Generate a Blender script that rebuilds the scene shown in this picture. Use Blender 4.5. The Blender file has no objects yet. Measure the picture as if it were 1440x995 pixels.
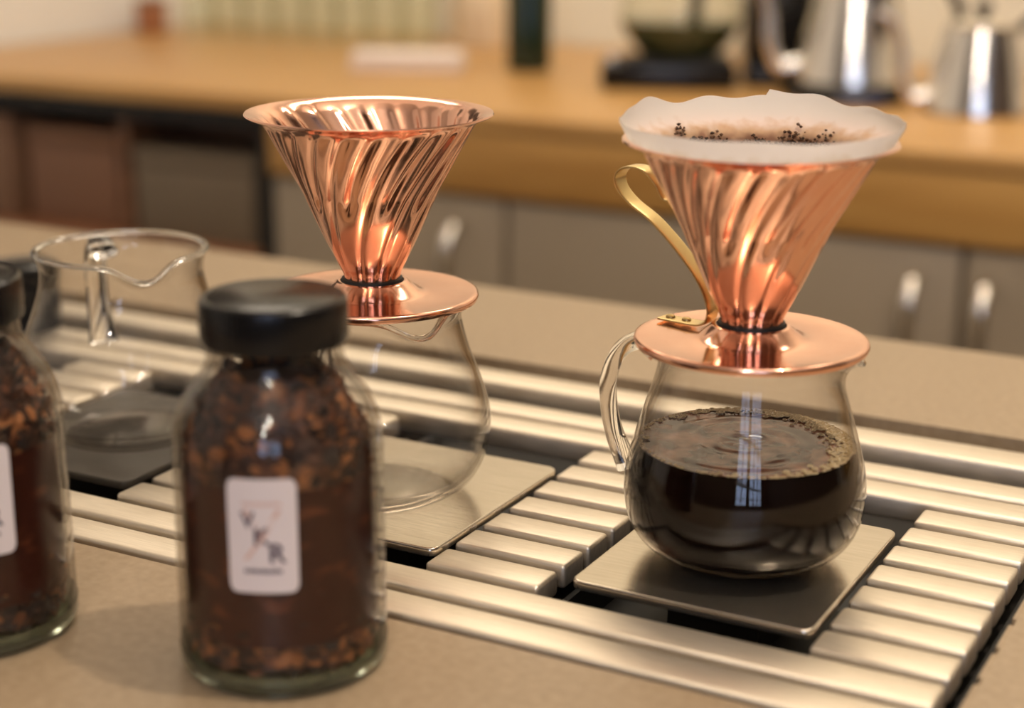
import bpy, bmesh, math, random
from mathutils import Vector, Matrix
random.seed(7)
S = bpy.context.scene
COL = S.collection
PI = math.pi
MM = 0.001

# ---------------------------------------------------------------- camera
F_PX = 2367.0
PITCH, YAW, ROLL = 0.27745, -0.49042, 0.005907
fwd = Vector((math.sin(YAW)*math.cos(PITCH), math.cos(YAW)*math.cos(PITCH), -math.sin(PITCH)))
rt = fwd.cross(Vector((0, 0, 1))).normalized(); up = rt.cross(fwd)
r2 = math.cos(ROLL)*rt + math.sin(ROLL)*up; u2 = -math.sin(ROLL)*rt + math.cos(ROLL)*up
cd = bpy.data.cameras.new('camera'); cam = bpy.data.objects.new('camera', cd); COL.objects.link(cam)
M = Matrix((r2, u2, -fwd)).transposed().to_4x4(); M.translation = (0, 0, 0.28)
cam.matrix_world = M
cd.sensor_fit = 'HORIZONTAL'; cd.sensor_width = 36.0; cd.lens = F_PX*36/1440
cd.clip_start = 0.02; cd.clip_end = 50
cd.dof.use_dof = True; cd.dof.focus_distance = 0.735; cd.dof.aperture_fstop = 4.2
S.camera = cam

# ---------------------------------------------------------------- world, lights, exposure
S.view_settings.view_transform = 'Standard'; S.view_settings.look = 'None'
S.view_settings.gamma = 1.0; S.view_settings.use_curve_mapping = False
S.view_settings.exposure = 0.3
w = bpy.data.worlds.new('room_air'); S.world = w; w.use_nodes = True
bg = w.node_tree.nodes['Background']; bg.inputs[0].default_value = (1.0, 0.80, 0.60, 1); bg.inputs[1].default_value = 0.30

def point(name, loc, power, color, rad):
    l = bpy.data.lights.new(name, 'POINT'); l.energy = power; l.color = color; l.shadow_soft_size = rad
    o = bpy.data.objects.new(name, l); COL.objects.link(o); o.location = loc; return o
def area(name, loc, target, sx, sy, power, color):
    l = bpy.data.lights.new(name, 'AREA'); l.shape = 'RECTANGLE'; l.size = sx; l.size_y = sy
    l.energy = power; l.color = color
    o = bpy.data.objects.new(name, l); COL.objects.link(o); o.location = loc
    o.rotation_euler = (Vector(target)-Vector(loc)).to_track_quat('-Z', 'Y').to_euler(); return o
WARM = (1.0, 0.84, 0.655)
point('lamp_key', (0.27, 0.62, 1.50), 36, WARM, 0.028)
for k in range(3):
    point('lamp_track', (0.30+0.12*k, -0.9-0.6*k, 1.45), 13, (1.0, 0.88, 0.74), 0.045)
area('lamp_worktop', (-0.9, 2.0, 1.55), (-0.9, 2.25, 0), 1.8, 0.25, 15, (1.0, 0.86, 0.68))
area('lamp_ceiling', (-0.6, 1.2, 1.75), (-0.6, 1.2, 0), 3.0, 0.9, 3, WARM)

# ---------------------------------------------------------------- material helpers
def mat(name, color, rough=0.5, metal=0.0, spec=0.5, **kw):
    m = bpy.data.materials.new(name); m.use_nodes = True
    b = m.node_tree.nodes['Principled BSDF']
    b.inputs['Base Color'].default_value = (*color, 1); b.inputs['Roughness'].default_value = rough
    b.inputs['Metallic'].default_value = metal; b.inputs['Specular IOR Level'].default_value = spec
    for k, v in kw.items(): b.inputs[k.replace('_', ' ')].default_value = v
    return m
def N(m, t, **kw):
    n = m.node_tree.nodes.new(t)
    for k, v in kw.items(): setattr(n, k, v)
    return n
def L(m, a, b): m.node_tree.links.new(a, b)
def bsdf(m): return m.node_tree.nodes['Principled BSDF']
def noise_color(m, c1, c2, scale=(1, 1, 1), nscale=5, detail=5, lo=0.35, hi=0.65, bump=0, bdist=0.0005, rough=None):
    tc = N(m, 'ShaderNodeTexCoord'); mp = N(m, 'ShaderNodeMapping'); mp.inputs['Scale'].default_value = scale
    no = N(m, 'ShaderNodeTexNoise'); no.inputs['Scale'].default_value = nscale; no.inputs['Detail'].default_value = detail
    L(m, tc.outputs['Object'], mp.inputs['Vector']); L(m, mp.outputs['Vector'], no.inputs['Vector'])
    r = N(m, 'ShaderNodeValToRGB'); r.color_ramp.elements[0].position = lo; r.color_ramp.elements[1].position = hi
    r.color_ramp.elements[0].color = (*c1, 1); r.color_ramp.elements[1].color = (*c2, 1)
    L(m, no.outputs['Fac'], r.inputs['Fac']); L(m, r.outputs['Color'], bsdf(m).inputs['Base Color'])
    if rough:
        mr = N(m, 'ShaderNodeMapRange'); mr.inputs['To Min'].default_value = rough[0]; mr.inputs['To Max'].default_value = rough[1]
        L(m, no.outputs['Fac'], mr.inputs['Value']); L(m, mr.outputs['Result'], bsdf(m).inputs['Roughness'])
    if bump:
        bp = N(m, 'ShaderNodeBump'); bp.inputs['Strength'].default_value = bump; bp.inputs['Distance'].default_value = bdist
        L(m, no.outputs['Fac'], bp.inputs['Height']); L(m, bp.outputs['Normal'], bsdf(m).inputs['Normal'])
    return m

copper = mat('polished_copper', (0.90, 0.42, 0.25), 0.17, 1.0)
noise_color(copper, (0.90, 0.49, 0.345), (0.93, 0.55, 0.40), nscale=60, rough=(0.10, 0.18))
brass = mat('brushed_brass', (0.83, 0.62, 0.28), 0.28, 1.0)
brass_dark = mat('aged_brass', (0.45, 0.32, 0.13), 0.4, 1.0)
steel = mat('brushed_steel', (0.66, 0.56, 0.44), 0.38, 0.88)
noise_color(steel, (0.68, 0.60, 0.49), (0.80, 0.715, 0.595), scale=(8, 260, 50), nscale=6, rough=(0.38, 0.50), bump=0.05, bdist=0.0002)
plate_steel = mat('scale_plate_steel', (0.6, 0.55, 0.47), 0.25, 0.95)
noise_color(plate_steel, (0.58, 0.51, 0.42), (0.68, 0.61, 0.51), scale=(8, 200, 50), nscale=5, rough=(0.15, 0.24))
darkened_plate = mat('darkened_steel_plate', (0.075, 0.066, 0.055), 0.4, 0.3)  # steel plate with its dark reflection put into the base colour
black_void = mat('black_tray', (0.012, 0.010, 0.009), 0.5)
black_plastic = mat('black_plastic', (0.007, 0.0065, 0.0065), 0.22, 0.0, 0.32)
rubber = mat('black_rubber', (0.006, 0.006, 0.006), 0.6)
stone = mat('taupe_stone', (0.34, 0.25, 0.165), 0.45)
noise_color(stone, (0.31, 0.225, 0.140), (0.385, 0.288, 0.188), nscale=220, detail=8, lo=0.3, hi=0.7, rough=(0.38, 0.5))
wood = mat('oiled_wood', (0.55, 0.3, 0.1), 0.35)
noise_color(wood, (0.46, 0.24, 0.072), (0.57, 0.325, 0.112), scale=(1.2, 14, 14), nscale=3, detail=6, rough=(0.3, 0.42))
wood_edge = mat('wood_edge', (0.42, 0.2, 0.05), 0.4)
noise_color(wood_edge, (0.44, 0.22, 0.055), (0.55, 0.30, 0.085), scale=(1.2, 14, 14), nscale=3)
cabinet = mat('taupe_cabinet', (0.33, 0.265, 0.19), 0.5)
dark_wood = mat('dark_stained_wood', (0.09, 0.038, 0.018), 0.45)
noise_color(dark_wood, (0.13, 0.06, 0.03), (0.26, 0.12, 0.06), scale=(1, 8, 8), nscale=4)
shelf_wood = mat('reddish_shelf_wood', (0.36, 0.15, 0.07), 0.45)
plaster = mat('cream_plaster', (0.76, 0.72, 0.60), 0.8)
white_wall = mat('white_plaster', (0.80, 0.78, 0.74), 0.8)
floor_m = mat('floor_concrete', (0.14, 0.11, 0.085), 0.6)
chrome = mat('polished_chrome', (0.84, 0.80, 0.74), 0.17, 1.0)
green_glass = mat('dark_green_glass', (0.010, 0.020, 0.006), 0.12)
ceramic = mat('cream_ceramic', (0.86, 0.74, 0.55), 0.4)
paper_white = mat('white_paper', (0.82, 0.72, 0.66), 0.8)
husk = mat('coffee_husk', (0.22, 0.075, 0.02), 0.75)
def island_mix(m, cols):
    g = N(m, 'ShaderNodeNewGeometry'); r = N(m, 'ShaderNodeValToRGB'); r.color_ramp.interpolation = 'CONSTANT'
    e = r.color_ramp.elements
    while len(e) < len(cols): e.new(0.5)
    for i, c in enumerate(cols): e[i].position = i/len(cols); e[i].color = (*c, 1)
    L(m, g.outputs['Random Per Island'], r.inputs['Fac']); L(m, r.outputs['Color'], bsdf(m).inputs['Base Color'])
island_mix(husk, [(0.04, 0.016, 0.007), (0.14, 0.045, 0.014), (0.06, 0.022, 0.010), (0.27, 0.10, 0.028), (0.02, 0.010, 0.006), (0.10, 0.036, 0.013)])
grounds_m = mat('wet_coffee_grounds', (0.03, 0.012, 0.006), 0.35)
island_mix(grounds_m, [(0.035, 0.014, 0.007), (0.10, 0.045, 0.02), (0.02, 0.008, 0.005), (0.16, 0.08, 0.04)])
wrap_m = mat('brown_wrap', (0.06, 0.018, 0.010), 0.45, 0.0, 0.2)
noise_color(wrap_m, (0.045, 0.011, 0.006), (0.19, 0.055, 0.02), scale=(1, 1, 2.6), nscale=55, detail=2, lo=0.56, hi=0.80)
label_m = mat('label_paper', (0.78, 0.70, 0.70), 0.55)
ink_dark = mat('dark_ink', (0.05, 0.03, 0.06), 0.6)
ink_pink = mat('pink_ink', (0.70, 0.47, 0.40), 0.6)
coffee_m = mat('black_coffee', (0.005, 0.002, 0.0012), 0.06, 0.0, 0.12)
film_m = mat('coffee_surface_film', (0.10, 0.05, 0.03), 0.16, 0.0, 0.35)
noise_color(film_m, (0.05, 0.018, 0.010), (0.34, 0.16, 0.09), scale=(1, 1, 1), nscale=70, detail=5, lo=0.38, hi=0.72)
bsdf(film_m).inputs['Roughness'].default_value = 0.12

def thin_glass(name, tint=(1, 1, 1), edge=(0.35, 0.30, 0.24), power=3.0, gl=1.0):
    """clear blown glass: transparent sheet with fresnel gloss, absorbing more along its edges"""
    m = bpy.data.materials.new(name); m.use_nodes = True; nt = m.node_tree
    for n in list(nt.nodes):
        if n.type != 'OUTPUT_MATERIAL': nt.nodes.remove(n)
    out = [n for n in nt.nodes][0]
    tr = N(m, 'ShaderNodeBsdfTransparent'); gs = N(m, 'ShaderNodeBsdfGlossy'); gs.inputs['Roughness'].default_value = 0.02
    gs.inputs['Color'].default_value = (gl, gl, gl, 1)
    fr = N(m, 'ShaderNodeMath', operation='MULTIPLY_ADD'); fr.inputs[1].default_value = 0.80; fr.inputs[2].default_value = 0.018
    p5 = N(m, 'ShaderNodeMath', operation='POWER'); p5.inputs[1].default_value = 5.0
    mx = N(m, 'ShaderNodeMixShader'); lw = N(m, 'ShaderNodeLayerWeight'); lw.inputs['Blend'].default_value = 0.5
    pw = N(m, 'ShaderNodeMath', operation='POWER'); pw.inputs[1].default_value = power
    mc = N(m, 'ShaderNodeMix', data_type='RGBA'); mc.inputs[6].default_value = (*tint, 1); mc.inputs[7].default_value = (*edge, 1)
    L(m, lw.outputs['Facing'], pw.inputs[0]); L(m, pw.outputs[0], mc.inputs[0]); L(m, mc.outputs[2], tr.inputs['Color'])
    L(m, lw.outputs['Facing'], p5.inputs[0]); L(m, p5.outputs[0], fr.inputs[0]); L(m, fr.outputs[0], mx.inputs[0]); L(m, tr.outputs[0], mx.inputs[1]); L(m, gs.outputs[0], mx.inputs[2])
    L(m, mx.outputs[0], out.inputs[0]); return m
glass = thin_glass('clear_glass')
tumbler_glass = thin_glass('greenish_glass', (0.97, 0.975, 0.93), (0.72, 0.73, 0.62), 2.0)
solid_glass = mat('solid_glass', (1, 0.99, 0.97), 0.02, 0.0, 0.5, Transmission_Weight=1.0, IOR=1.47)
green_rim = mat('green_tinted_glass', (0.72, 0.86, 0.72), 0.05, 0.0, 0.5, Transmission_Weight=1.0, IOR=1.47)

def filter_paper():
    m = mat('filter_paper', (0.97, 0.92, 0.88), 0.85)
    nt = m.node_tree; out = [n for n in nt.nodes if n.type == 'OUTPUT_MATERIAL'][0]
    tl = N(m, 'ShaderNodeBsdfTranslucent'); tl.inputs[0].default_value = (0.98, 0.93, 0.88, 1)
    mx = N(m, 'ShaderNodeMixShader'); mx.inputs[0].default_value = 0.5
    L(m, bsdf(m).outputs[0], mx.inputs[1]); L(m, tl.outputs[0], mx.inputs[2]); L(m, mx.outputs[0], out.inputs[0])
    # coffee stain soaked into the paper just above the grounds
    tc = N(m, 'ShaderNodeTexCoord'); sx = N(m, 'ShaderNodeSeparateXYZ'); no = N(m, 'ShaderNodeTexNoise'); no.inputs['Scale'].default_value = 160
    L(m, tc.outputs['Object'], sx.inputs[0]); L(m, tc.outputs['Object'], no.inputs['Vector'])
    ad = N(m, 'ShaderNodeMath', operation='MULTIPLY_ADD'); ad.inputs[1].default_value = 0.010
    L(m, no.outputs['Fac'], ad.inputs[0]); L(m, sx.outputs['Z'], ad.inputs[2])
    mr = N(m, 'ShaderNodeMapRange'); mr.inputs['From Min'].default_value = 0.1775; mr.inputs['From Max'].default_value = 0.1855
    L(m, ad.outputs[0], mr.inputs['Value'])
    r = N(m, 'ShaderNodeValToRGB'); r.color_ramp.elements[0].color = (0.13, 0.06, 0.028, 1); r.color_ramp.elements[1].color = (0.97, 0.92, 0.88, 1)
    e = r.color_ramp.elements.new(0.45); e.color = (0.62, 0.45, 0.27, 1)
    L(m, mr.outputs[0], r.inputs['Fac']); L(m, r.outputs[0], bsdf(m).inputs['Base Color'])
    return m
paper = filter_paper()

# ---------------------------------------------------------------- object helpers
def empty(name, loc=(0, 0, 0), rz=0):
    o = bpy.data.objects.new(name, None); COL.objects.link(o); o.location = loc; o.rotation_euler = (0, 0, rz)
    o.empty_display_size = 0.02; return o
def tag(o, label, cat=None, group=None, kind=None):
    if label: o['label'] = label
    if cat: o['category'] = cat
    if group: o['group'] = group
    if kind: o['kind'] = kind
    return o
def build(name, bm, m, parent=None, smooth=True, angle=40):
    me = bpy.data.meshes.new(name)
    bmesh.ops.recalc_face_normals(bm, faces=bm.faces[:])
    if smooth:
        for f in bm.faces: f.smooth = True
        for e in bm.edges:
            if len(e.link_faces) == 2 and e.calc_face_angle(0) > math.radians(angle): e.smooth = False
    bm.to_mesh(me); bm.free(); me.materials.append(m)
    o = bpy.data.objects.new(name, me); COL.objects.link(o)
    if parent: o.parent = parent
    return o
def copy_tree(o, parent=None):
    c = o.copy(); COL.objects.link(c); c.parent = parent
    for ch in o.children: copy_tree(ch, c)
    return c
def add_box(bm, x0, x1, y0, y1, z0, z1, bev=0, seg=2):
    t = bmesh.new()
    bmesh.ops.create_cube(t, size=1)
    for v in t.verts: v.co = Vector(((x0+x1)/2+v.co.x*(x1-x0), (y0+y1)/2+v.co.y*(y1-y0), (z0+z1)/2+v.co.z*(z1-z0)))
    if bev: bmesh.ops.bevel(t, geom=t.edges[:], offset=bev, segments=seg, profile=0.5, affect='EDGES')
    merge(bm, t)
def merge(bm, t):
    me = bpy.data.meshes.new('tmp'); t.to_mesh(me); t.free(); bm.from_mesh(me); bpy.data.meshes.remove(me)
def box(name, m, x0, x1, y0, y1, z0, z1, bev=0, parent=None, seg=2):
    bm = bmesh.new(); add_box(bm, x0, x1, y0, y1, z0, z1, bev, seg); return build(name, bm, m, parent)
def add_lathe(bm, prof, seg=64, rfun=None, close=False, caps=False, zfun=None):
    """prof: (r, z) list; rfun(theta, r, z, i) -> r"""
    rings = []
    for i, (r, z) in enumerate(prof):
        if r < 1e-7: rings.append([bm.verts.new((0, 0, z))]); continue
        ring = []
        for k in range(seg):
            a = 2*PI*k/seg
            rr = rfun(a, r, z, i) if rfun else r
            zz = zfun(a, r, z, i) if zfun else z
            ring.append(bm.verts.new((rr*math.cos(a), rr*math.sin(a), zz)))
        rings.append(ring)
    pairs = list(zip(rings, rings[1:])) + ([(rings[-1], rings[0])] if close else [])
    for A, B in pairs:
        for k in range(seg):
            k2 = (k+1) % seg
            if len(A) == 1 and len(B) == 1: continue
            if len(A) == 1: bm.faces.new((A[0], B[k2], B[k]))
            elif len(B) == 1: bm.faces.new((A[k], A[k2], B[0]))
            else: bm.faces.new((A[k], A[k2], B[k2], B[k]))
    if caps:
        for R in (rings[0], rings[-1]):
            if len(R) > 1: bm.faces.new(R)
def lathe(name, m, prof, seg=64, parent=None, loc=None, **kw):
    ang = kw.pop('angle', 40)
    bm = bmesh.new(); add_lathe(bm, prof, seg, **kw); o = build(name, bm, m, parent, angle=ang)
    if loc: o.location = loc
    return o
def spline(pts, n):
    """Catmull-Rom through points"""
    P = [Vector(p) for p in pts]; P = [P[0]*2-P[1]]+P+[P[-1]*2-P[-2]]; out = []
    for i in range(1, len(P)-2):
        for k in range(n):
            t = k/n; a, b, c, d = P[i-1], P[i], P[i+1], P[i+2]
            out.append(0.5*((2*b)+(c-a)*t+(2*a-5*b+4*c-d)*t*t+(3*b-a-3*c+d)*t**3))
    out.append(P[-2]); return out
def add_tube(bm, pts, rx, ry=None, seg=16, side=None, taper=None, square=False):
    """sweep of an ellipse (rx along 'side', ry across) along pts"""
    ry = ry or rx; rings = []
    side0 = Vector(side) if side else None
    for i, p in enumerate(pts):
        t = (pts[min(i+1, len(pts)-1)]-pts[max(i-1, 0)]).normalized()
        s = side0 if side0 else (t.cross(Vector((0, 0, 1))) if abs(t.z) < 0.95 else t.cross(Vector((1, 0, 0))))
        s = (s - t*s.dot(t)).normalized(); n = t.cross(s).normalized()
        k = taper(i/(len(pts)-1)) if taper else 1
        ring = []
        for j in range(seg):
            a = 2*PI*j/seg; c, q = math.cos(a), math.sin(a)
            if square:
                e = 0.35; c = math.copysign(abs(c)**e, c); q = math.copysign(abs(q)**e, q)
            ring.append(bm.verts.new(p+s*(c*rx*k)+n*(q*ry*k)))
        rings.append(ring)
    for A, B in zip(rings, rings[1:]):
        for j in range(seg): bm.faces.new((A[j], A[(j+1) % seg], B[(j+1) % seg], B[j]))
    bm.faces.new(rings[0]); bm.faces.new(rings[-1])
def lerp_prof(pts, n):
    return [(v.x, v.y) for v in spline([(r, z, 0) for r, z in pts], n)]

# ================================================================ THE SETTING
f = box('floor', floor_m, -4.5, 3.0, -3.0, 2.75, -0.95, -0.90); tag(f, None, kind='structure')
f = box('wall_back', plaster, -2.10, 3.0, 2.64, 2.74, -0.90, 2.0); tag(f, None, kind='structure')
f = box('wall_left', white_wall, -2.20, -2.10, -3.0, 2.74, -0.90, 2.0); tag(f, None, kind='structure')
f = box('ceiling', white_wall, -2.20, 3.0, -3.0, 2.74, 2.0, 2.05); tag(f, None, kind='structure')
cafe = mat('dark_cafe_wall', (0.10, 0.07, 0.05), 0.7)
f = box('wall_front', cafe, -2.20, 3.0, -3.1, -3.0, -0.90, 2.0); tag(f, None, kind='structure')
f = box('wall_right', cafe, 3.0, 3.1, -3.1, 2.74, -0.90, 2.0); tag(f, None, kind='structure')

cb = empty('reflection_board', (-2.085, 2.05, 0.80), PI/2); tag(cb, 'added dark framed board on the left wall, out of view, for the metal to reflect', 'reflection_board')  # unseen board, added so metal and copper have something dark to mirror
box('board', mat('reflection_board_dark', (0.035, 0.030, 0.026), 0.6), -0.44, 0.44, 0.002, 0.0145, -0.46, 0.50, parent=cb)
for x0, x1, z0, z1 in ((-0.46, 0.46, -0.48, -0.461), (-0.46, 0.46, 0.501, 0.52), (-0.46, -0.441, -0.46, 0.50), (0.441, 0.46, -0.46, 0.50)):
    box('frame_rail', dark_wood, x0, x1, -0.005, 0.0145, z0, z1, 0.002, cb)
# unseen stand-in windows behind the photographer, added for the blue reflections in the glass
def window(idx, cx, cz, wd, ht, nx, nz, strength):
    wf = empty('window_%d' % idx, (cx, -2.99, cz)); tag(wf, None, kind='structure')
    frame = mat('window_paint', (0.5, 0.45, 0.38), 0.5)
    pane_m = mat('daylit_pane', (0.4, 0.5, 0.7), 0.2)
    bsdf(pane_m).inputs['Emission Color'].default_value = (0.55, 0.68, 1.0, 1); bsdf(pane_m).inputs['Emission Strength'].default_value = strength
    bm = bmesh.new()
    for i in range(nx+1):
        x = -wd/2+wd*i/nx; add_box(bm, x-0.025, x+0.025, 0, 0.05, -ht/2, ht/2)
    for i in range(nz+1):
        z = -ht/2+ht*i/nz; add_box(bm, -wd/2, wd/2, 0.0, 0.045, z-0.025, z+0.025)
    build('window_frame', bm, frame, wf)
    for i in range(nx):
        for j in range(nz):
            x = -wd/2+wd*(i+.5)/nx; z = -ht/2+ht*(j+.5)/nz
            box('pane', pane_m, x-wd/nx/2+.025, x+wd/nx/2-.025, 0.012, 0.018, z-ht/nz/2+.025, z+ht/nz/2-.025, parent=wf)
window(1, 1.9, 0.75, 0.95, 1.5, 3, 4, 4)
window(2, 0.9, 0.75, 0.7, 1.5, 2, 4, 4)

# ================================================================ NEAR BAR COUNTER
bar = empty('bar_counter', (-0.5, 0.6, -0.90)); tag(bar, 'taupe stone bar counter holding the sunken metal grating and both coffee drippers', 'counter')
def child(o, p):
    o.parent = p; o.matrix_parent_inverse = Matrix.Translation(-Vector(p.location)) ; return o
XL, XR = -1.75, 0.55
def ragged_right(bm):
    """cut edge of the slab on the right side of the opening, slightly scalloped"""
    ys = [0.5112+0.0245*i for i in range(15)]
    add_box(bm, -0.1105, XR, 0.5112, 0.854, -0.030, 0.0)
    for i in range(12):
        y = 0.516+0.0286*i; add_box(bm, -0.1128, -0.1104, y, y+0.023, -0.020, -0.0004, 0.0009)
bm = bmesh.new(); add_box(bm, XL, XR, 0.20, 0.5112, -0.030, 0.0)
add_box(bm, XL, XR, 0.854, 1.012, -0.030, 0.0); ragged_right(bm)
child(build('stone_slab', bm, stone), bar)
child(box('counter_body', cabinet, XL+0.02, XR-0.02, 0.22, 1.0, -0.90, -0.0505), bar)
child(box('drain_tray', black_void, XL, -0.1108, 0.5114, 0.8538, -0.050, -0.0305), bar)

# the drain grating: long bars front and back, groups of seven short slats between the weighing plates
grate = empty('drain_grating', (-0.45, 0.63, -0.0305)); tag(grate, 'brushed metal grating of long bars and short slats sunk into the bar counter', 'grating')
SL = dict(x=0.054, y=0.0190, h=0.011)
bm = bmesh.new(); add_box(bm, 0, SL['x'], 0, SL['y'], -SL['h'], 0, 0.0019, 3)
slat0 = child(build('slat', bm, steel), grate)
first = True
groups = [-0.1745, -0.3435, -0.5125, -0.6815, -0.8505]
for gx in groups:
    for i in range(7):
        o = slat0 if first else slat0.copy()
        if not first: COL.objects.link(o)
        first = False
        o.location = (gx+random.uniform(-.0003, .0003), 0.5662+0.0244*i, random.uniform(-.0002, .0002))
def long_bar(y0, y1, x1=-0.1206, z0=-0.011):
    bm = bmesh.new(); add_box(bm, XL+0.01, x1, y0, y1, z0, 0, 0.0019, 3); return child(build('bar', bm, steel), grate)
long_bar(0.5170, 0.5360); long_bar(0.5414, 0.5604); long_bar(0.7392, 0.7582); long_bar(0.7636, 0.7826)
long_bar(0.810, 0.834, -0.1206, -0.016)
bm = bmesh.new()
for gx in groups:
    for dx in (0.006, 0.040): add_box(bm, gx+dx, gx+dx+0.008, 0.5115, 0.835, -0.024, -0.0112)
child(build('support_rail', bm, black_void), grate)
for gx in groups[:3]:
    for dx in (-0.004, 0.0555):
        child(box('spacer_strip', rubber, gx+dx, gx+dx+0.0025, 0.562, 0.737, -0.0304, -0.013), grate)

# weighing plates
def plate(x0, x1, m, label):
    p = empty('weighing_plate', ((x0+x1)/2, 0.6345, -0.0305)); tag(p, label, 'plate')
    wx, wy = (x1-x0)/2, 0.0595
    bm = bmesh.new(); t = bmesh.new()
    # rounded-corner plate
    pts = []
    rc = 0.0045
    for cx, cy, a0 in ((wx-rc, wy-rc, 0), (-wx+rc, wy-rc, 90), (-wx+rc, -wy+rc, 180), (wx-rc, -wy+rc, 270)):
        for k in range(7): a = math.radians(a0+15*k); pts.append((cx+rc*math.cos(a), cy+rc*math.sin(a)))
    prof = [(0.9988, 0.0), (1.0, 0.0004), (1.0, 0.0022), (0.9985, 0.0032), (0.993, 0.0036), (0.982, 0.00365)]
    rings = [[bm.verts.new((x*s, y*s, z-0.00165+0.0305)) for x, y in pts] for s, z in prof]
    for A, B in zip(rings, rings[1:]):
        for k in range(len(A)): bm.faces.new((A[k], A[(k+1) % len(A)], B[(k+1) % len(A)], B[k]))
    bm.faces.new(rings[0]); bm.faces.new(rings[-1])
    t.free()
    build('platform', bm, m, p, angle=50)
    box('load_cell_post', black_void, -0.02, 0.02, -0.03, 0.03, 0.0, 0.0288, parent=p)
    return p
plate(-0.2795, -0.1765, plate_steel, 'steel weighing plate under the coffee-filled glass server')
plate(-0.4465, -0.3445, plate_steel, 'pale steel weighing plate under the empty glass server with the copper dripper')
plate(-0.6150, -0.5145, darkened_plate, 'steel weighing plate coloured dark for what it reflects, under the open glass server at left')
PZ = 0.002

# ================================================================ GLASS SERVERS
PROF_L = [(0.033, 0.0), (0.0385, 0.0022), (0.046, 0.008), (0.0515, 0.018), (0.0540, 0.031), (0.0530, 0.043), (0.0490, 0.056), (0.0445, 0.068), (0.0412, 0.080), (0.0405, 0.0855), (0.0425, 0.0905)]
PROF_P = PROF_L[:-2]+[(0.0405, 0.088), (0.0428, 0.0955)]
PROF_R = [(0.026, 0.0), (0.034, 0.0022), (0.0435, 0.008), (0.0488, 0.017), (0.0507, 0.028), (0.0500, 0.039), (0.0470, 0.051), (0.0432, 0.064), (0.0392, 0.077), (0.0378, 0.085), (0.0390, 0.0905)]
def server(loc, prof, spout, label, name='glass_server', handle_az=None):
    """spout: direction angle in the ground plane"""
    s = empty(name, loc); tag(s, label, 'coffee server', 'clear glass coffee servers')
    P = lerp_prof(prof, 5); n = len(P); T = 0.0016
    inner = [(max(r-T, 0.0), z+(T if i < 12 else 0)) for i, (r, z) in enumerate(P)]
    inner = [(r, max(z, T)) for r, z in inner]
    ring = [(0.0, 0.0035)]+[(P[0][0]*0.75, 0.0012)]+P
    top = P[-1]
    lip = [(top[0]+0.0006, top[1]+0.0008), (top[0]-T/2, top[1]+0.0020), (top[0]-T-0.0002, top[1]+0.0008)]
    full = ring+lip+inner[::-1]+[(inner[0][0]*0.75, 0.0035), (0.0, 0.0055)]
    zt = top[1]
    def g(a, z):
        d = (a-spout+PI) % (2*PI)-PI
        k = max(0.0, (z-(zt-0.016))/0.018)
        return math.exp(-(d/0.26)**2)*k**1.6, math.exp(-(d/0.55)**2)*k**1.6
    def rf(a, r, z, i):
        s1, s2 = g(a, z); return r+0.0075*s1+0.001*s2
    def zf(a, r, z, i):
        s1, s2 = g(a, z); return z-0.0075*s1
    lathe('glass_body', glass, full, 128, s, rfun=rf, zfun=zf, angle=60)
    # thick bead along the rim
    bm = bmesh.new(); pts = []
    K = 128; rings = []
    for k in range(K):
        a = 2*PI*k/K; rr = rf(a, top[0]-T/2, zt+0.001, 0); zz = zf(a, 0, zt+0.001, 0)
        rings.append([bm.verts.new(((rr+0.0020*math.cos(b))*math.cos(a), (rr+0.0020*math.cos(b))*math.sin(a), zz+0.0014*math.sin(b))) for b in [2*PI*j/10 for j in range(10)]])
    for k in range(K):
        A, B = rings[k], rings[(k+1) % K]
        for j in range(10): bm.faces.new((A[j], A[(j+1) % 10], B[(j+1) % 10], B[j]))
    build('rim', bm, solid_glass, s)
    # handle loop
    ha = handle_az if handle_az is not None else spout+PI
    hx, hy = math.cos(ha), math.sin(ha); k = prof[4][0]/0.0507
    path = [(0.0385, 0.0865), (0.0460, 0.0905), (0.0545, 0.0855), (0.0590, 0.0740), (0.0588, 0.0610), (0.0558, 0.0480), (0.0500, 0.0350)]
    pts = spline([(r*k*hx, r*k*hy, z) for r, z in path], 8)
    bm = bmesh.new(); add_tube(bm, pts, 0.0060, 0.0036, 18, side=(-hy, hx, 0), taper=lambda t: 1+0.35*(2*abs(t-.5))**4)
    build('handle', bm, solid_glass, s)
    return s
RC = (-0.2285, 0.6370, PZ); LC = (-0.4070, 0.6270, PZ); PC = (-0.5620, 0.6355, PZ)
VR = math.atan2(0.3376, 0.9415)           # "to the right" as seen by the lens at the right-hand server
sr = server(RC, PROF_R, VR+0.12, 'round glass server half full of black coffee under the dripper with the white paper', handle_az=VR+PI-0.10)
toL = math.atan2(-LC[1], -LC[0]); toP = math.atan2(-PC[1], -PC[0])
sl = server(LC, PROF_L, toL+0.45, 'empty round glass server under the copper dripper without paper')
spit = server(PC, PROF_P, toP+0.22, 'open empty glass server with no dripper on it, standing on the dark plate at left')

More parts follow.
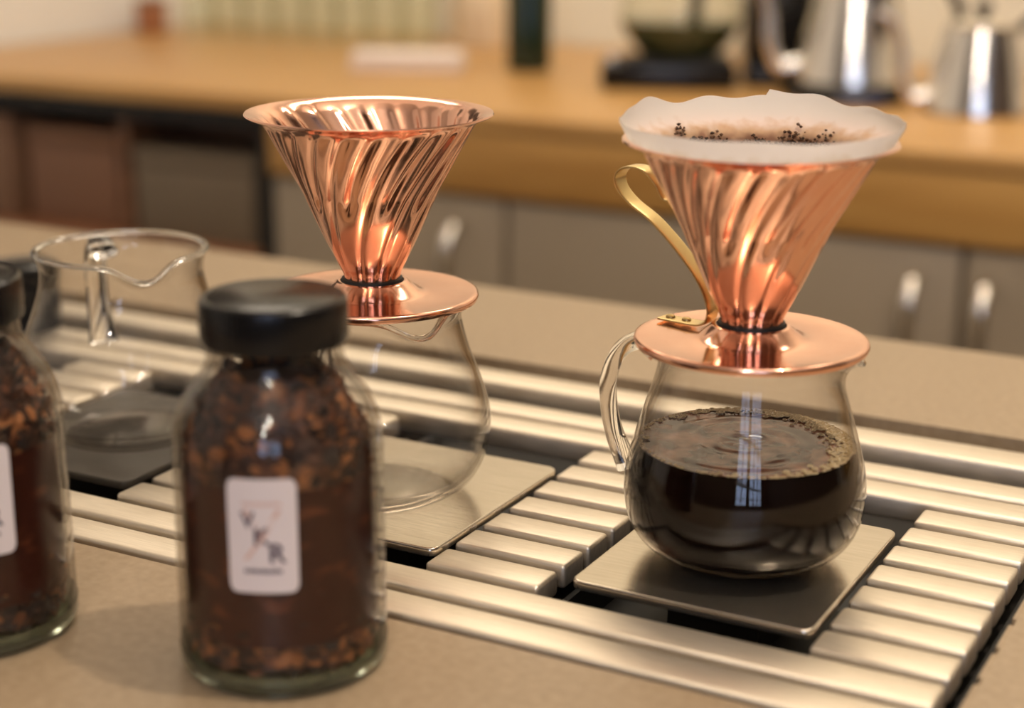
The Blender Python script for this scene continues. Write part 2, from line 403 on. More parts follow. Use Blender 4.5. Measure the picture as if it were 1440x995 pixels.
# coffee in the right-hand server
cof = empty('coffee', (RC[0], RC[1], RC[2]+0.0062)); tag(cof, 'black coffee with bubbles at its edge filling half of the right glass server', 'coffee', kind='stuff')
P = [(r-0.0021, z) for r, z in lerp_prof(PROF_R, 5) if z < 0.0490]
P = [(r, z) for r, z in P if z > 0.0055]
z0 = P[0][1]; RT = P[-1][0]
body = [(0.0, 0.0)]+[(P[0][0]*0.97, 0.0)]+[(r, z-0.0055) for r, z in P]
ZT = body[-1][1]
lathe('coffee_body', coffee_m, body, 128, cof, angle=60)
rip = []
for i in range(60):
    r = RT*(1-i/60)
    z = ZT+0.0002+0.00032*math.sin(r/0.0016)*math.exp(-r/0.030)*1.2
    if r < 0.006: z -= 0.0012*math.cos(r/0.006*PI/2)
    if i < 3: z += 0.0005*(1-i/3)
    rip.append((r, z))
rip.append((0.0, ZT-0.001))
def wob(a, r, z, i): return z+0.00022*math.sin(5*a+r*300)*math.sin(3*a-r*520)*(1 if r > 0.004 else 0)
lathe('coffee_surface', film_m, rip, 128, cof, zfun=wob, angle=80)
foam_m = mat('coffee_foam', (0.50, 0.38, 0.20), 0.2, 0.0, 0.8)
bm = bmesh.new()
rnd = random.Random(3)
def bubble(bm, x, y, z, r):
    """one bubble: its bright meniscus ring with a low dome inside"""
    K, J = 9, 4; q = r*0.30; rings = []
    for k in range(K):
        a = 2*PI*k/K; ca, sa = math.cos(a), math.sin(a)
        rings.append([bm.verts.new((x+(r+q*math.cos(b))*ca, y+(r+q*math.cos(b))*sa, z+q*math.sin(b)+r*0.2)) for b in [2*PI*j/J for j in range(J)]])
    for k in range(K):
        A, B = rings[k], rings[(k+1) % K]
        for j in range(J): bm.faces.new((A[j], A[(j+1) % J], B[(j+1) % J], B[j]))
for i in range(520):
    a = math.radians(rnd.gauss(58, 46)); rr = RT-0.0010-abs(rnd.gauss(0, 0.0022+0.0022*max(0, math.cos(a-0.5))))
    q = rnd.uniform(0.0005, 0.0013)
    bubble(bm, rr*math.cos(a), rr*math.sin(a), ZT+0.0006, q)
for i in range(260):
    a = rnd.uniform(0, 2*PI); rr = RT-0.0006-abs(rnd.gauss(0, 0.0006)); bubble(bm, rr*math.cos(a), rr*math.sin(a), ZT+0.0005, rnd.uniform(0.0003, 0.0008))
o = build('foam_bubbles', bm, foam_m, cof); tag(o, 'tan bubbles gathered along the far edge', kind='stuff')

# ================================================================ COPPER DRIPPERS
H = 0.0765
CONE = [(0.0125, 0.0), (0.0130, 0.004), (0.0198, 0.0175), (0.0305, 0.0415), (0.0400, 0.0590), (0.0475, 0.0722)]
def cone_r(z):
    for (r0, z0_), (r1, z1) in zip(CONE, CONE[1:]):
        if z <= z1: return r0+(r1-r0)*(z-z0_)/(z1-z0_)
    return CONE[-1][0]
def dripper(loc, rot, handle_az, label):
    d = empty('copper_dripper', loc, 0); tag(d, label, 'dripper', 'copper pour-over drippers')
    NP = 11; SEG = 384; ROWS = 64; TH = 0.0007
    def ang(s): return rot+math.radians(40)*(s**1.3)
    def groove(a, z):
        s = max(0.0, min(1.0, z/0.0722)); r = max(cone_r(z), 1e-4); c = ang(s); out = 0.0
        fade = min(1.0, (0.0735-z)/0.003) if z > 0.0705 else 1.0
        p = 2*PI/NP
        d1 = ((a-c+p/2) % p-p/2)*r; w1 = 0.0008+0.040*r
        out += (0.0006+0.0012*s)*math.exp(-(d1/w1)**2)
        if s > 0.45:
            d2 = ((a-c) % p-p/2)*r; w2 = 0.0008+0.034*r
            e = min(1.0, (s-0.45)/0.14); e = e*e*(3-2*e)
            out += 0.0015*e*math.exp(-(d2/w2)**2)
        return out*fade
    zs = [0.0722*i/(ROWS-1) for i in range(ROWS)]
    prof = [(cone_r(z), z, 1) for z in zs]
    lipo = [(0.0492, 0.0737, 0), (0.0520, 0.0748, 0), (0.0546, 0.0757, 0), (0.0552, 0.0762, 0), (0.0549, 0.0768, 0), (0.0520, 0.0761, 0), (0.0490, 0.0748, 0)]
    innr = [(cone_r(z)-TH, z+0.0004, 2) for z in zs[::-1]]
    full = prof+lipo+innr
    def rf(a, r, z, i):
        k = full[i][2]
        return r-groove(a, z if k == 1 else z-0.0004) if k else r
    bm = bmesh.new(); add_lathe(bm, [(r, z) for r, z, _ in full], SEG, rfun=rf, close=True)
    c = build('cone', bm, copper, d, angle=75); c.location = (0, 0, 0.0055-0.0005)
    # base plate with raised collar around the neck
    pl = [(0.0448, -0.0035), (0.0455, -0.0035), (0.0478, -0.0028), (0.0484, -0.0012), (0.0480, 0.0), (0.0470, 0.0005), (0.0455, 0.0002), (0.0260, 0.0), (0.0215, 0.0006), (0.0165, 0.0052), (0.0155, 0.0060), (0.0145, 0.0058), (0.0143, 0.0040), (0.0150, -0.0020), (0.0435, -0.0024)]
    bm = bmesh.new(); add_lathe(bm, pl, 128, close=True)
    build('base_plate', bm, copper, d, angle=50)
    bm = bmesh.new(); add_lathe(bm, [(0.0142, -0.0008), (0.0142, 0.0052), (0.0138, 0.0068), (0.0122, 0.0072), (0.0112, 0.0060), (0.0112, -0.0008)], 64, close=True)
    o = build('dark_gap_ring', bm, rubber, d); tag(o, 'black ring standing in for the dark gap in the collar')  # black ring put in for the shade of the gap around the neck
    # brass strap handle, riveted to the plate and bent up to the cone
    hx, hy = math.cos(handle_az), math.sin(handle_az); sd = (-hy, hx, 0)
    zb = 0.097
    path = [(0.0435, 0.0016), (0.033, 0.0016), (0.0235, 0.0020), (0.0195, 0.0050), (0.0195, 0.0115), (0.0250, 0.0215), (0.0355, 0.0325), (0.0485, 0.0430), (0.0600, 0.0495), (0.0665, 0.0555), (0.0668, 0.0612), (0.0615, 0.0645), (0.0535, 0.0640), (0.0470, 0.0590), (0.0425, 0.0530), (0.0368, 0.0535)]
    pts = spline([(r*hx, r*hy, z) for r, z in path], 7)
    bm = bmesh.new(); add_tube(bm, pts, 0.0043, 0.00055, 16, side=sd, square=True)
    h = build('strap_handle', bm, brass, d); tag(h, 'golden brass strap handle')
    for rr in (0.0395, 0.0315):
        q = lathe('rivet', brass_dark, [(0.0, 0.0034), (0.0012, 0.0033), (0.0019, 0.0028), (0.0021, 0.0020), (0.0021, 0.0010), (0, 0.0010)], 20, h)
        q.location = (rr*hx, rr*hy, 0)
    return d
DZ = 0.097
VL = math.atan2(0.541, 0.841)  # rightward direction at the left dripper
dripper((RC[0], RC[1], DZ), math.radians(-93), VR+PI-math.radians(30), 'copper dripper holding the white paper filter, on the coffee-filled server')
dripper((LC[0], LC[1], DZ), math.radians(-78), VL+math.radians(100), 'empty copper dripper with bare fluted cone, on the empty glass server')

# paper filter and grounds in the right dripper; object origin z = 0 so that stain heights are world heights
pf = empty('paper_filter_origin') if False else None
CB = DZ+0.005
front = math.atan2(-RC[1], -RC[0])
def paper_shape(a):
    d = math.cos(a-front)
    rim = 0.0556+0.0004*math.sin(5*a+1)+0.0003*math.sin(9*a)
    zt = 0.0852+0.0005*math.sin(4*a+0.5)+0.0003*math.sin(9*a)-0.0016*d+0.0004*(1-d)*math.sin(14*a)
    # pointed fold at the left, overlap step at the back seam
    left = (a-(VR+PI)+PI) % (2*PI)-PI
    zt += 0.0028*math.exp(-((left+0.55)/0.16)**2)-0.0008*math.exp(-(left/0.2)**2)
    back = (a-(front+PI)+0.04+PI) % (2*PI)-PI
    if back < 0: zt += 0.0026*math.exp(-(back/0.5)**2)
    return rim, zt
bm = bmesh.new(); SEG = 240; rows = []
for k in range(SEG):
    a = 2*PI*k/SEG; rim, zt = paper_shape(a); d = (math.cos(a-front)+1)/2
    fold = 0.6+0.4*math.sin(9*a); e = d**2.0
    pr = [(0.0, 0.012), (cone_r(0.020)-0.0040, 0.0205), (cone_r(0.040)-0.0044, 0.0400), (cone_r(0.055)-0.0046, 0.0550), (cone_r(0.066)-0.0046, 0.0660), (0.0434, 0.0710), (0.0472, 0.0752), (0.0490+0.0058*e, 0.0765+0.0014*e), (0.0515+0.0053*e, 0.0786-0.0024*e), (0.0530+0.0036*e+0.0002*fold, 0.0808-0.0020*e), (rim+0.0006*d, (zt+0.0808)/2+0.0006), (rim+0.0004, zt)]
    for j in range(len(pr)):
        if pr[j][0] == 0: continue
    pr2 = pr
    # thickness: outer sheet then inner sheet
    T = 0.00025
    col = [(r, z) for r, z in pr2]
    rows.append([bm.verts.new((r*math.cos(a), r*math.sin(a), z+CB)) if r > 0 else None for r, z in col])
b0 = bm.verts.new((0, 0, 0.012+CB))
for k in range(SEG):
    A, B = rows[k], rows[(k+1) % SEG]
    for j in range(len(A)-1):
        if A[j] and A[j+1]: bm.faces.new((A[j], B[j], B[j+1], A[j+1]))
    bm.faces.new((b0, B[1], A[1]))
o = build('paper_filter', bm, paper, None, angle=60); o.location = (RC[0], RC[1], 0)
tag(o, 'white wavy-edged paper filter standing in the right copper dripper', 'paper filter')
gr = empty('coffee_grounds', (RC[0], RC[1], CB+0.0572)); tag(gr, 'wet dark coffee grounds clinging inside the white paper filter', 'coffee grounds', kind='stuff')
bm = bmesh.new(); add_lathe(bm, [(0.0, 0.004), (0.010, 0.0046), (0.022, 0.0065), (0.032, 0.010), (cone_r(0.0660)-0.0056, 0.0095), (cone_r(0.065)-0.0056, 0.008), (cone_r(0.0572)-0.0056, 0.0)], 64)
build('grounds_bed', bm, mat('wet_grounds_bed', (0.035, 0.014, 0.007), 0.4), gr)
bm = bmesh.new()
for i in range(2600):
    a = rnd.uniform(0, 2*PI); hh = abs(rnd.gauss(0, 1))
    lump = 0.55+0.45*math.sin(6*a+1)*math.sin(11*a)
    z = 0.0095+min(hh, 2.3)*0.0048*max(0.25, lump)
    zc = 0.0572+z; r = (cone_r(zc)-0.0047 if zc < 0.069 else cone_r(0.069)-0.0047+(zc-0.069)*0.85)-0.0006
    t = bmesh.new(); bmesh.ops.create_icosphere(t, subdivisions=1, radius=rnd.uniform(0.00035, 0.0011))
    for v in t.verts: v.co = Vector((v.co.x*rnd.uniform(.7, 1.2), v.co.y, v.co.z*rnd.uniform(.6, 1)))+Vector((r*math.cos(a), r*math.sin(a), z))
    merge(bm, t)
for i in range(300):
    a = rnd.uniform(0, 2*PI); r = rnd.uniform(0, 0.036); t = bmesh.new(); bmesh.ops.create_icosphere(t, subdivisions=1, radius=rnd.uniform(0.0005, 0.0012))
    for v in t.verts: v.co += Vector((r*math.cos(a), r*math.sin(a), 0.0045+r*0.16))
    merge(bm, t)
o = build('ground_particles', bm, grounds_m, gr); o['kind'] = 'stuff'

# ================================================================ JARS WITH BLACK LIDS
JP = [(0.0330, 0.0), (0.0362, 0.0010), (0.0378, 0.0040), (0.0380, 0.010), (0.0378, 0.030), (0.0376, 0.060), (0.0374, 0.085), (0.0362, 0.094), (0.0325, 0.1025), (0.0275, 0.1095), (0.0245, 0.115), (0.0240, 0.1225)]
def curved_patch(bm, R, a0, w, h, zc, rc, t=0.00012, n=36):
    """rounded rectangle wrapped round a cylinder of radius R, centred at angle a0"""
    cols = []
    for i in range(n+1):
        x = -w/2+w*i/n; e = max(0.0, abs(x)-(w/2-rc)); dz = h/2-(rc-math.sqrt(max(rc*rc-e*e, 0)))
        a = a0+x/R
        cols.append([[bm.verts.new(((R+q)*math.cos(a), (R+q)*math.sin(a), zc+s*dz)) for s in (-1, 1)] for q in (0, t)])
    for A, B in zip(cols, cols[1:]):
        bm.faces.new((A[1][0], B[1][0], B[1][1], A[1][1])); bm.faces.new((A[0][0], A[0][1], B[0][1], B[0][0]))
        bm.faces.new((A[0][0], B[0][0], B[1][0], A[1][0])); bm.faces.new((A[0][1], A[1][1], B[1][1], B[0][1]))
    for A in (cols[0], cols[-1]): bm.faces.new((A[0][0], A[0][1], A[1][1], A[1][0]))
def wrap_shapes(bm, polys, R, a0, zc, t=0.0001):
    """thin raised flat shapes (2-D outlines, metres) wrapped on the cylinder"""
    for poly in polys:
        vs = [bm.verts.new(((R+t)*math.cos(a0+x/R), (R+t)*math.sin(a0+x/R), zc+y)) for x, y in poly]
        bm.faces.new(vs)
def text_mesh(txt, size, R, a0, x, z, shear=0, rot=0):
    cu = bpy.data.curves.new('t', 'FONT'); cu.body = txt; cu.size = size; cu.align_x = 'CENTER'; cu.align_y = 'CENTER'; cu.offset = size*0.02
    ob = bpy.data.objects.new('t', cu); COL.objects.link(ob)
    bpy.context.view_layer.update()
    me = bpy.data.meshes.new_from_object(ob.evaluated_get(bpy.context.evaluated_depsgraph_get()))
    bpy.data.objects.remove(ob); bpy.data.curves.remove(cu)
    bm = bmesh.new(); bm.from_mesh(me); bpy.data.meshes.remove(me)
    for v in bm.verts:
        px, py = v.co.x*math.cos(rot)-v.co.y*math.sin(rot)+x, v.co.x*math.sin(rot)+v.co.y*math.cos(rot)+z
        a = a0+px/R; v.co = Vector((R*math.cos(a), R*math.sin(a), py))
    return bm
def jar(loc, face, seed, label):
    j = empty('glass_jar', loc); tag(j, label, 'jar', 'black-lidded glass jars of coffee husks')
    P = lerp_prof(JP, 5); T = 0.0022
    full = [(0.0, 0.004), (0.024, 0.0025)]+P+[(r-T, z) for r, z in P[::-1] if z > 0.004]+[(0.030, 0.0045), (0.0, 0.0065)]
    lathe('glass_body', glass, full, 96, j, angle=60)
    lathe('base_ring', green_rim, [(0.0335, 0.0002), (0.0364, 0.0012), (0.0381, 0.0042), (0.0382, 0.0095), (0.0368, 0.0080), (0.0345, 0.0050), (0.0310, 0.0045), (0.0300, 0.0015)], 96, j, close=True)
    # contents: packed husks, loose above and below the brown wrapper
    r_ = random.Random(seed); bm = bmesh.new()
    def rin(z):
        for (r0, z0_), (r1, z1) in zip(P, P[1:]):
            if z <= z1 and z1 > z0_: return r0+(r1-r0)*(z-z0_)/(z1-z0_)-T-max(0.0, min(1.0, (z-0.084)/0.014))*0.0038
        return P[-1][0]-T
    core = [(0.0, 0.009)]+[(rin(z)-0.0035, z) for z in (0.009, 0.02, 0.04, 0.06, 0.08, 0.090, 0.096, 0.102, 0.107)]+[(0.0, 0.110)]
    add_lathe(bm, core, 48, rfun=lambda a, r, z, i: r+0.0008*math.sin(9*a+z*700)+0.0006*math.sin(17*a-z*400))
    core_bm = bm
    build('husk_core', core_bm, mat('husk_dark', (0.045, 0.018, 0.008), 0.8), j)
    bm = bmesh.new()
    for i in range(2100):
        u = r_.random()
        if u < 0.30: z = r_.uniform(0.009, 0.024)
        elif u < 0.85: z = r_.uniform(0.072, 0.111)
        else: z = r_.uniform(0.024, 0.072)
        rr = rin(z)-r_.uniform(0.0016, 0.0042); a = r_.uniform(0, 2*PI); s = r_.uniform(0.0012, 0.0042)
        c = Vector((rr*math.cos(a), rr*math.sin(a), z)); n = Vector((math.cos(a), math.sin(a), r_.uniform(-.6, .6))).normalized()
        t = n.cross(Vector((r_.uniform(-1, 1), r_.uniform(-1, 1), r_.uniform(-1, 1)))).normalized(); b = n.cross(t)
        v = [bm.verts.new(c+t*(s*p)+b*(s*q*0.7)+n*(0.0005*k)) for p, q, k in ((-1, -.6, 0), (0, -1, 1), (1, -.4, 0), (.8, .7, 0), (-.2, 1, 1), (-1, .5, 0))]
        w = [bm.verts.new(x.co-n*0.0005) for x in v]
        bm.faces.new(v); bm.faces.new(w[::-1])
        for q in range(6): bm.faces.new((v[q], w[q], w[(q+1) % 6], v[(q+1) % 6]))
    o = build('coffee_husks', bm, husk, j, smooth=False); o['kind'] = 'stuff'
    # brown wrapper inside, open at one side so that a clear strip shows the far side
    bm = bmesh.new(); curved_patch(bm, 0.0355-0.0011, face-0.14+0.03, 2*PI*0.0344*0.90, 0.058, 0.048, 0.002, n=96)
    o = build('brown_wrapper', bm, wrap_m, j); tag(o, 'dark reddish brown wrapper behind the glass')
    # lid
    lp = [(0.0, 0.1382), (0.0225, 0.1382), (0.0235, 0.1378), (0.0248, 0.1381), (0.0258, 0.1372), (0.0262, 0.1355), (0.0262, 0.1235), (0.0257, 0.1222), (0.0246, 0.1222), (0.0246, 0.1350), (0.0, 0.1352)]
    def lr(a, r, z, i): return r-(0.00018*(0.5+0.5*math.cos(a*72)) if 4 < i < 8 else 0)
    lathe('lid', black_plastic, lp, 288, j, rfun=lr, angle=35)
    # white sticker with its print
    RJ = 0.0381
    bm = bmesh.new(); curved_patch(bm, RJ, face, 0.0242, 0.0415, 0.0625, 0.0028)
    lab = build('sticker', bm, label_m, j, smooth=False); tag(lab, 'white rounded sticker with pink funnel mark and dark diagonal letters')
    R2 = RJ+0.00016; zc = 0.0625; bm = bmesh.new(); w = 0.0066
    wrap_shapes(bm, [[(-.0068, .0098), (-.0050, .0098), (.0010, -.0005), (-.0008, -.0005)], [(.0068, .0098), (.0050, .0098), (-.0010, -.0005), (.0008, -.0005)],
                     [(-.0008, -.0005), (.0008, -.0005), (-.0052, -.0085), (-.0068, -.0085)]], R2, face, zc)
    for i in range(11): x = -.0062+.00124*i; wrap_shapes(bm, [[(x-.00042, .0112), (x+.00042, .0112), (x+.00042, .0126), (x-.00042, .0126)]], R2, face, zc)
    build('pink_mark', bm, ink_pink, lab, smooth=False)
    bm = bmesh.new()
    for ch, x, z, s in (('V', -.0050, .0058, .0080), ('K', -.0004, -.0002, .0088), ('R', .0048, -.0064, .0098)):
        merge(bm, text_mesh(ch, s, R2+0.00008, face, x, z))
    for i in range(11):
        x = -.0060+.0012*i; hgt = (.0016, .0013, .0016)[i % 3]
        wrap_shapes(bm, [[(x-.00045, -.0133), (x+.00045, -.0133), (x+.00045, -.0133+hgt), (x-.00045, -.0133+hgt)]], R2+0.00008, face, zc)
    for v in bm.verts:
        if v.co.z < 0.03: v.co.z += zc
    build('dark_letters', bm, ink_dark, lab, smooth=False)
    # dashes of small print down the side of the glass
    bm = bmesh.new()
    for i in range(13):
        wrap_shapes(bm, [[(-.0012-.0006*(i % 3), 0), (.0012, 0), (.0012, .0012), (-.0012-.0006*(i % 3), .0012)]], RJ+0.0001, face+1.42, 0.022+0.0038*i)
    build('side_print', bm, ink_dark, j, smooth=False)
    return j
J1 = (-0.3435, 0.4655, 0.0); J2 = (-0.4640, 0.4310, 0.0)
jar(J1, math.atan2(-J1[1], -J1[0])-0.17, 11, 'whole glass jar of brown coffee husks with black lid and white sticker, front centre-left')
jar(J2, math.atan2(-J2[1], -J2[0])+0.10, 12, 'glass jar of brown coffee husks with black lid, cut off by the left edge')

# small black canister behind
c = empty('black_canister', (-0.753, 0.7955, 0.0)); tag(c, 'small black canister standing on the rear bars behind the open glass server', 'canister')
lathe('body', black_plastic, [(0.0, 0.0), (0.0205, 0.0), (0.0220, 0.0015), (0.0220, 0.030), (0.0205, 0.031), (0, 0.031)], 48, c)
lathe('lid', black_plastic, [(0.0, 0.0312), (0.0225, 0.0312), (0.0230, 0.033), (0.0225, 0.041), (0.0200, 0.0425), (0, 0.043)], 48, c)
c.location = (-0.764, 0.7715, 0.0)

# ================================================================ BACK WORKTOP AND CABINETS
YF = 1.79
wt = empty('wooden_worktop', (-0.6, 2.2, -0.105)); tag(wt, 'thick orange-brown wooden worktop running along the back wall', 'worktop')
child(box('top_board', wood, -2.09, 1.2, YF, 2.635, -0.022, 0.0, 0.004, seg=3), wt)
child(box('front_fascia', wood_edge, -1.325, 1.2, YF+0.004, YF+0.06, -0.102, -0.0225, 0.003), wt)
def cab(x0, x1, label, doors):
    c = empty('base_cabinet', ((x0+x1)/2, 2.2, -0.90)); tag(c, label, 'cabinet', 'taupe base cabinets')
    child(box('carcass', cabinet, x0+0.002, x1-0.002, YF+0.035, 2.63, -0.90, -0.103), c)
    for dx0, dx1, hx in doors:
        d = child(box('door', cabinet, dx0+0.004, dx1-0.004, YF+0.012, YF+0.034, -0.86, -0.108, 0.002), c)
        bm = bmesh.new()
        add_tube(bm, spline([(hx, YF+0.011, -0.140), (hx, YF-0.010, -0.143), (hx, YF-0.024, -0.160), (hx, YF-0.028, -0.195), (hx, YF-0.024, -0.230), (hx, YF-0.010, -0.247), (hx, YF+0.011, -0.250)], 6), 0.009, 0.007, 16, side=(1, 0, 0))
        h = build('handle', bm, chrome); h.parent = d; h.matrix_parent_inverse = d.matrix_parent_inverse.copy(); tag(h, 'chrome bar handle')
        h.matrix_parent_inverse = Matrix.Translation(-Vector(c.location))@Matrix()
        h.matrix_parent_inverse = (Matrix.Translation(Vector((0, 0, 0))))
    return c
cab(-1.325, -0.972, 'narrow taupe base cabinet behind the left copper dripper', [(-1.325, -0.972, -1.036)])
cab(-0.972, -0.408, 'wide taupe base cabinet behind the right copper dripper', [(-0.972, -0.408, -0.456)])
cab(-0.408, 0.20, 'taupe base cabinet at the right edge of the view', [(-0.408, 0.15, -0.378)])
# open dark shelving on the left
sh = empty('open_shelf_unit', (-1.7, 2.2, -0.90)); tag(sh, 'dark brown open shelf unit under the left end of the wooden worktop', 'shelf')
child(box('back_panel', dark_wood, -2.095, -1.353, 1.95, 1.97, -0.90, -0.045), sh)
child(box('side_panel', black_void, -1.352, -1.329, YF+0.02, 2.20, -0.90, -0.045), sh)
child(box('side_panel', dark_wood, -2.095, -2.075, YF+0.02, 2.20, -0.90, -0.045), sh)
child(box('top_rail', rubber, -2.095, -1.329, YF+0.01, YF+0.05, -0.046, -0.0225), sh)
child(box('divider', dark_wood, -1.60, -1.585, YF+0.03, 1.949, -0.215, -0.047), sh)
child(box('shelf_board', shelf_wood, -2.074, -1.353, YF+0.012, 1.949, -0.240, -0.216), sh)
child(box('lower_rail', black_void, -2.074, -1.353, YF+0.02, YF+0.05, -0.262, -0.2405), sh)
def simple_box(name, m, x0, x1, y0, y1, z0, z1, label, cat, group=None, lidm=None, bev=0.004):
    e = empty(name, ((x0+x1)/2, (y0+y1)/2, z0))
    hx, hy = (x1-x0)/2, (y1-y0)/2; hh = z1-z0
    box('body', m, -hx, hx, -hy, hy, 0, hh*0.82, bev, e); box('lid', lidm or m, -hx-0.002, hx+0.002, -hy-0.002, hy+0.002, hh*0.82+0.0003, hh, bev, e)
    return tag(e, label, cat, group)
gb = mat('grey_box', (0.17, 0.125, 0.08), 0.5); bb = mat('brown_box', (0.20, 0.105, 0.06), 0.5)
simple_box('storage_box', bb, -2.05, -1.80, 1.815, 1.92, -0.2155, -0.062, 'wide leftmost brown storage box in the open shelf unit', 'box')
simple_box('storage_box', mat('reddish_box', (0.21, 0.10, 0.055), 0.5), -1.78, -1.61, 1.825, 1.92, -0.2155, -0.075, 'reddish storage box left of the divider in the open shelf unit', 'box', lidm=dark_wood)
simple_box('storage_box', gb, -1.575, -1.37, 1.820, 1.92, -0.2155, -0.090, 'grey box right of the divider in the open shelf unit', 'box')

# ================================================================ THINGS ON THE BACK WORKTOP
# row of tumblers
tp = [(0.0, 0.0), (0.027, 0.0), (0.0285, 0.002), (0.0325, 0.115), (0.0312, 0.115), (0.0272, 0.008), (0.0, 0.008)]
t0 = lathe('drinking_glass', tumbler_glass, tp, 40, angle=50)
names = ['leftmost', 'second', 'third', 'fourth', 'fifth', 'sixth', 'seventh', 'rightmost']
for k in range(8):
    o = t0 if k == 0 else t0.copy()
    if k: COL.objects.link(o)
    o.location = (-1.935+0.0655*k, 2.43+random.uniform(-.004, .004), 0.0002)
    tag(o, names[k]+' of the greenish drinking glasses in a row on the wooden worktop' if k in (0, 7) else names[k]+' greenish drinking glass from the left in the worktop row', 'glass', 'row of drinking glasses')
e = empty('wooden_canister', (-2.035, 2.42, 0)); tag(e, 'small brown wooden canister at the left end of the worktop glasses', 'canister')
lathe('body', shelf_wood, [(0, 0), (0.026, 0), (0.028, 0.003), (0.028, 0.052), (0, 0.052)], 32, e); lathe('lid', dark_wood, [(0, 0.0522), (0.029, 0.0522), (0.029, 0.060), (0.0, 0.064)], 32, e)
# folded white cloth
e = empty('folded_cloth', (-1.335, 2.165, 0)); tag(e, 'pale pinkish white folded cloth lying before the drinking glasses', 'cloth')
for i in range(3):
    bm = bmesh.new(); add_box(bm, -0.084+0.002*i, 0.084-0.001*i, -0.04, 0.04, 0.0085*i, 0.0085*i+0.008, 0.0035, 3); build('fold', bm, paper_white, e)
e.rotation_euler = (0, 0, 0.42)
# cream canister
e = empty('cream_canister', (-1.42, 2.54, 0)); tag(e, 'tall cream ceramic canister between the drinking glasses and the green bottle', 'canister')
lathe('body', ceramic, [(0, 0), (0.047, 0), (0.050, 0.004), (0.050, 0.150), (0.046, 0.154), (0, 0.154)], 48, e)
lathe('lid', ceramic, [(0, 0.1545), (0.049, 0.1545), (0.050, 0.160), (0.046, 0.168), (0.010, 0.172), (0.009, 0.185), (0, 0.187)], 48, e)
# bottle
e = empty('green_bottle', (-1.168, 2.235, 0)); tag(e, 'dark green glass bottle standing alone on the wooden worktop', 'bottle')
lathe('glass_body', green_glass, [(0, 0.002), (0.025, 0), (0.0325, 0.003), (0.0330, 0.02), (0.0330, 0.150), (0.0255, 0.168), (0.0150, 0.190), (0.0120, 0.205), (0.0115, 0.245), (0.0130, 0.247), (0.0130, 0.256), (0.0, 0.256)], 48, e)
lathe('neck_foil', mat('black_foil', (0.02, 0.018, 0.01), 0.35), [(0.0122, 0.215), (0.0135, 0.215), (0.0137, 0.257), (0.0125, 0.2585), (0, 0.2585)], 32, e)
# glass server on a black scale
e = empty('coffee_scale', (-0.915, 2.165, 0), 0.42); tag(e, 'flat black coffee scale under the round glass pot on the worktop', 'scale')
box('body', black_plastic, -0.092, 0.092, -0.055, 0.055, 0.003, 0.034, 0.005, e); box('weighing_pan', rubber, -0.062, 0.085, -0.052, 0.052, 0.0342, 0.040, 0.002, e)
lathe('dial', chrome, [(0, 0.0415), (0.011, 0.0415), (0.012, 0.040), (0.012, 0.0345), (0, 0.0345)], 24, e).location = (-0.076, 0, 0)
for sx in (-.08, .08):
    for sy in (-.045, .045): lathe('foot', rubber, [(0, 0), (0.006, 0), (0.006, 0.003), (0, 0.003)], 12, e).location = (sx, sy, 0)
gp = [(r*1.18, z*1.18) for r, z in [(0.0, 0.0), (0.036, 0.0), (0.052, 0.010), (0.068, 0.032), (0.070, 0.052), (0.062, 0.080), (0.046, 0.105), (0.038, 0.125), (0.042, 0.140)]]
e = empty('round_glass_pot', (-0.905, 2.180, 0.0402)); tag(e, 'round glass pot with dark greenish contents on the black coffee scale', 'pot')
lathe('glass_body', tumbler_glass, lerp_prof(gp, 4), 56, e)
lathe('tea', mat('dark_green_tea', (0.030, 0.045, 0.022), 0.1), [(0, 0.002)]+[(r-0.002, z) for r, z in lerp_prof(gp, 4) if 0.001 < z < 0.050]+[(0, 0.050)], 56, e)
lathe('collar', black_plastic, [(0.050, 0.142), (0.053, 0.140), (0.055, 0.160), (0.051, 0.160)], 48, e, close=True)
bm = bmesh.new(); add_tube(bm, spline([(0.053, 0.0, 0.150), (0.085, 0, 0.150), (0.106, 0, 0.12), (0.106, 0, 0.07), (0.094, 0, 0.045)], 8), 0.010, 0.008, 14); build('handle', bm, black_plastic, e)
e.rotation_euler = (0, 0, 1.75)
# black grinder
e = empty('coffee_grinder', (-0.800, 2.275, 0), 0.45); tag(e, 'tall black coffee grinder between the glass pot and the larger steel kettle', 'grinder')
box('base', black_plastic, -0.045, 0.045, -0.06, 0.06, 0, 0.03, 0.006, e); box('column', black_plastic, -0.045, 0.045, -0.04, 0.055, 0.0302, 0.20, 0.01, e)
lathe('hopper', thin_glass('smoked_glass', (0.25, 0.2, 0.15), (0.05, 0.04, 0.03)), [(0.022, 0.2003), (0.045, 0.26), (0.045, 0.29), (0.043, 0.29), (0.020, 0.2003)], 40, e, close=True)
box('spout', rubber, -0.015, 0.015, -0.055, -0.0302, 0.10, 0.13, 0.004, e)
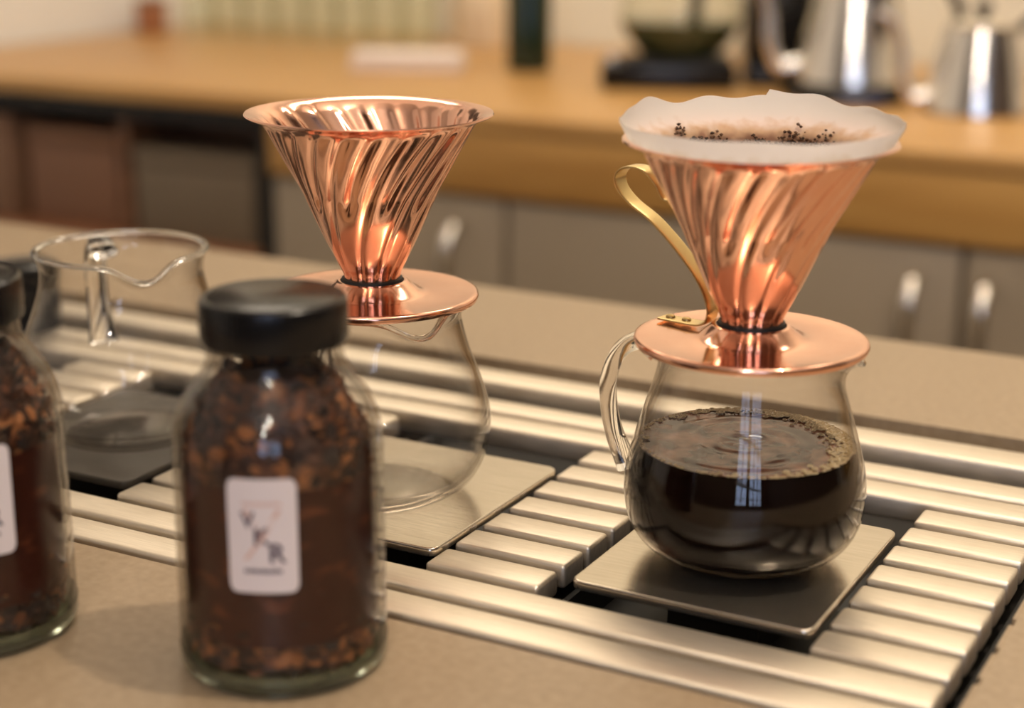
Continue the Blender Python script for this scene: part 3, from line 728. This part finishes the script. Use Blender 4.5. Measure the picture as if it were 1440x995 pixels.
# kettles
def kettle(loc, rz, s, stand, label):
    e = empty('gooseneck_kettle', loc, rz); tag(e, label, 'kettle', 'steel gooseneck kettles')
    K = [(0.0, 0.0), (0.070, 0.0), (0.074, 0.004), (0.073, 0.010), (0.064, 0.060), (0.053, 0.105), (0.050, 0.118)]
    lathe('body', chrome, [(r*s, z*s) for r, z in K]+[(0.047*s, 0.1195*s), (0, 0.1195*s)], 64, e)
    lathe('lid', chrome, [(r*s, z*s) for r, z in ((0.048, 0.1197), (0.049, 0.122), (0.040, 0.128), (0.012, 0.131), (0, 0.131))], 48, e)
    lathe('lid_knob', black_plastic, [(r*s, z*s) for r, z in ((0, 0.1312), (0.006, 0.1312), (0.006, 0.138), (0.012, 0.142), (0.012, 0.150), (0.008, 0.154), (0, 0.155))], 24, e)
    bm = bmesh.new(); add_tube(bm, [v*s for v in spline([(-0.066, 0, 0.022), (-0.090, 0, 0.020), (-0.104, 0, 0.045), (-0.108, 0, 0.085), (-0.122, 0, 0.125), (-0.145, 0, 0.138)], 8)], 0.009*s, 0.009*s, 14, side=(0, 1, 0), taper=lambda t: 1.25-0.65*t)
    build('spout', bm, chrome, e)
    bm = bmesh.new(); add_tube(bm, [v*s for v in spline([(0.048, 0, 0.112), (0.070, 0, 0.132), (0.100, 0, 0.128), (0.122, 0, 0.100), (0.132, 0, 0.062), (0.130, 0, 0.040)], 8)], 0.010*s, 0.007*s, 14, side=(0, 1, 0))
    build('handle', bm, black_plastic, e); return e
ks = empty('kettle_base', (-0.655, 2.17, 0), 0.42); tag(ks, 'black round heating base under the larger steel kettle', 'kettle base')
lathe('pad', black_plastic, [(0, 0), (0.088, 0), (0.092, 0.003), (0.092, 0.016), (0.086, 0.020), (0, 0.020)], 56, ks)
box('control_panel', mat('blue_black_panel', (0.03, 0.04, 0.10), 0.3), -0.03, 0.03, -0.108, -0.0925, 0.002, 0.016, 0.003, ks)
kettle((-0.655, 2.17, 0.0202), 0.44, 1.05, True, 'larger steel gooseneck kettle standing on its black heating base')
kettle((-0.478, 2.11, 0.0), 0.40, 0.88, False, 'smaller steel gooseneck kettle with black knob at the right end of the worktop')
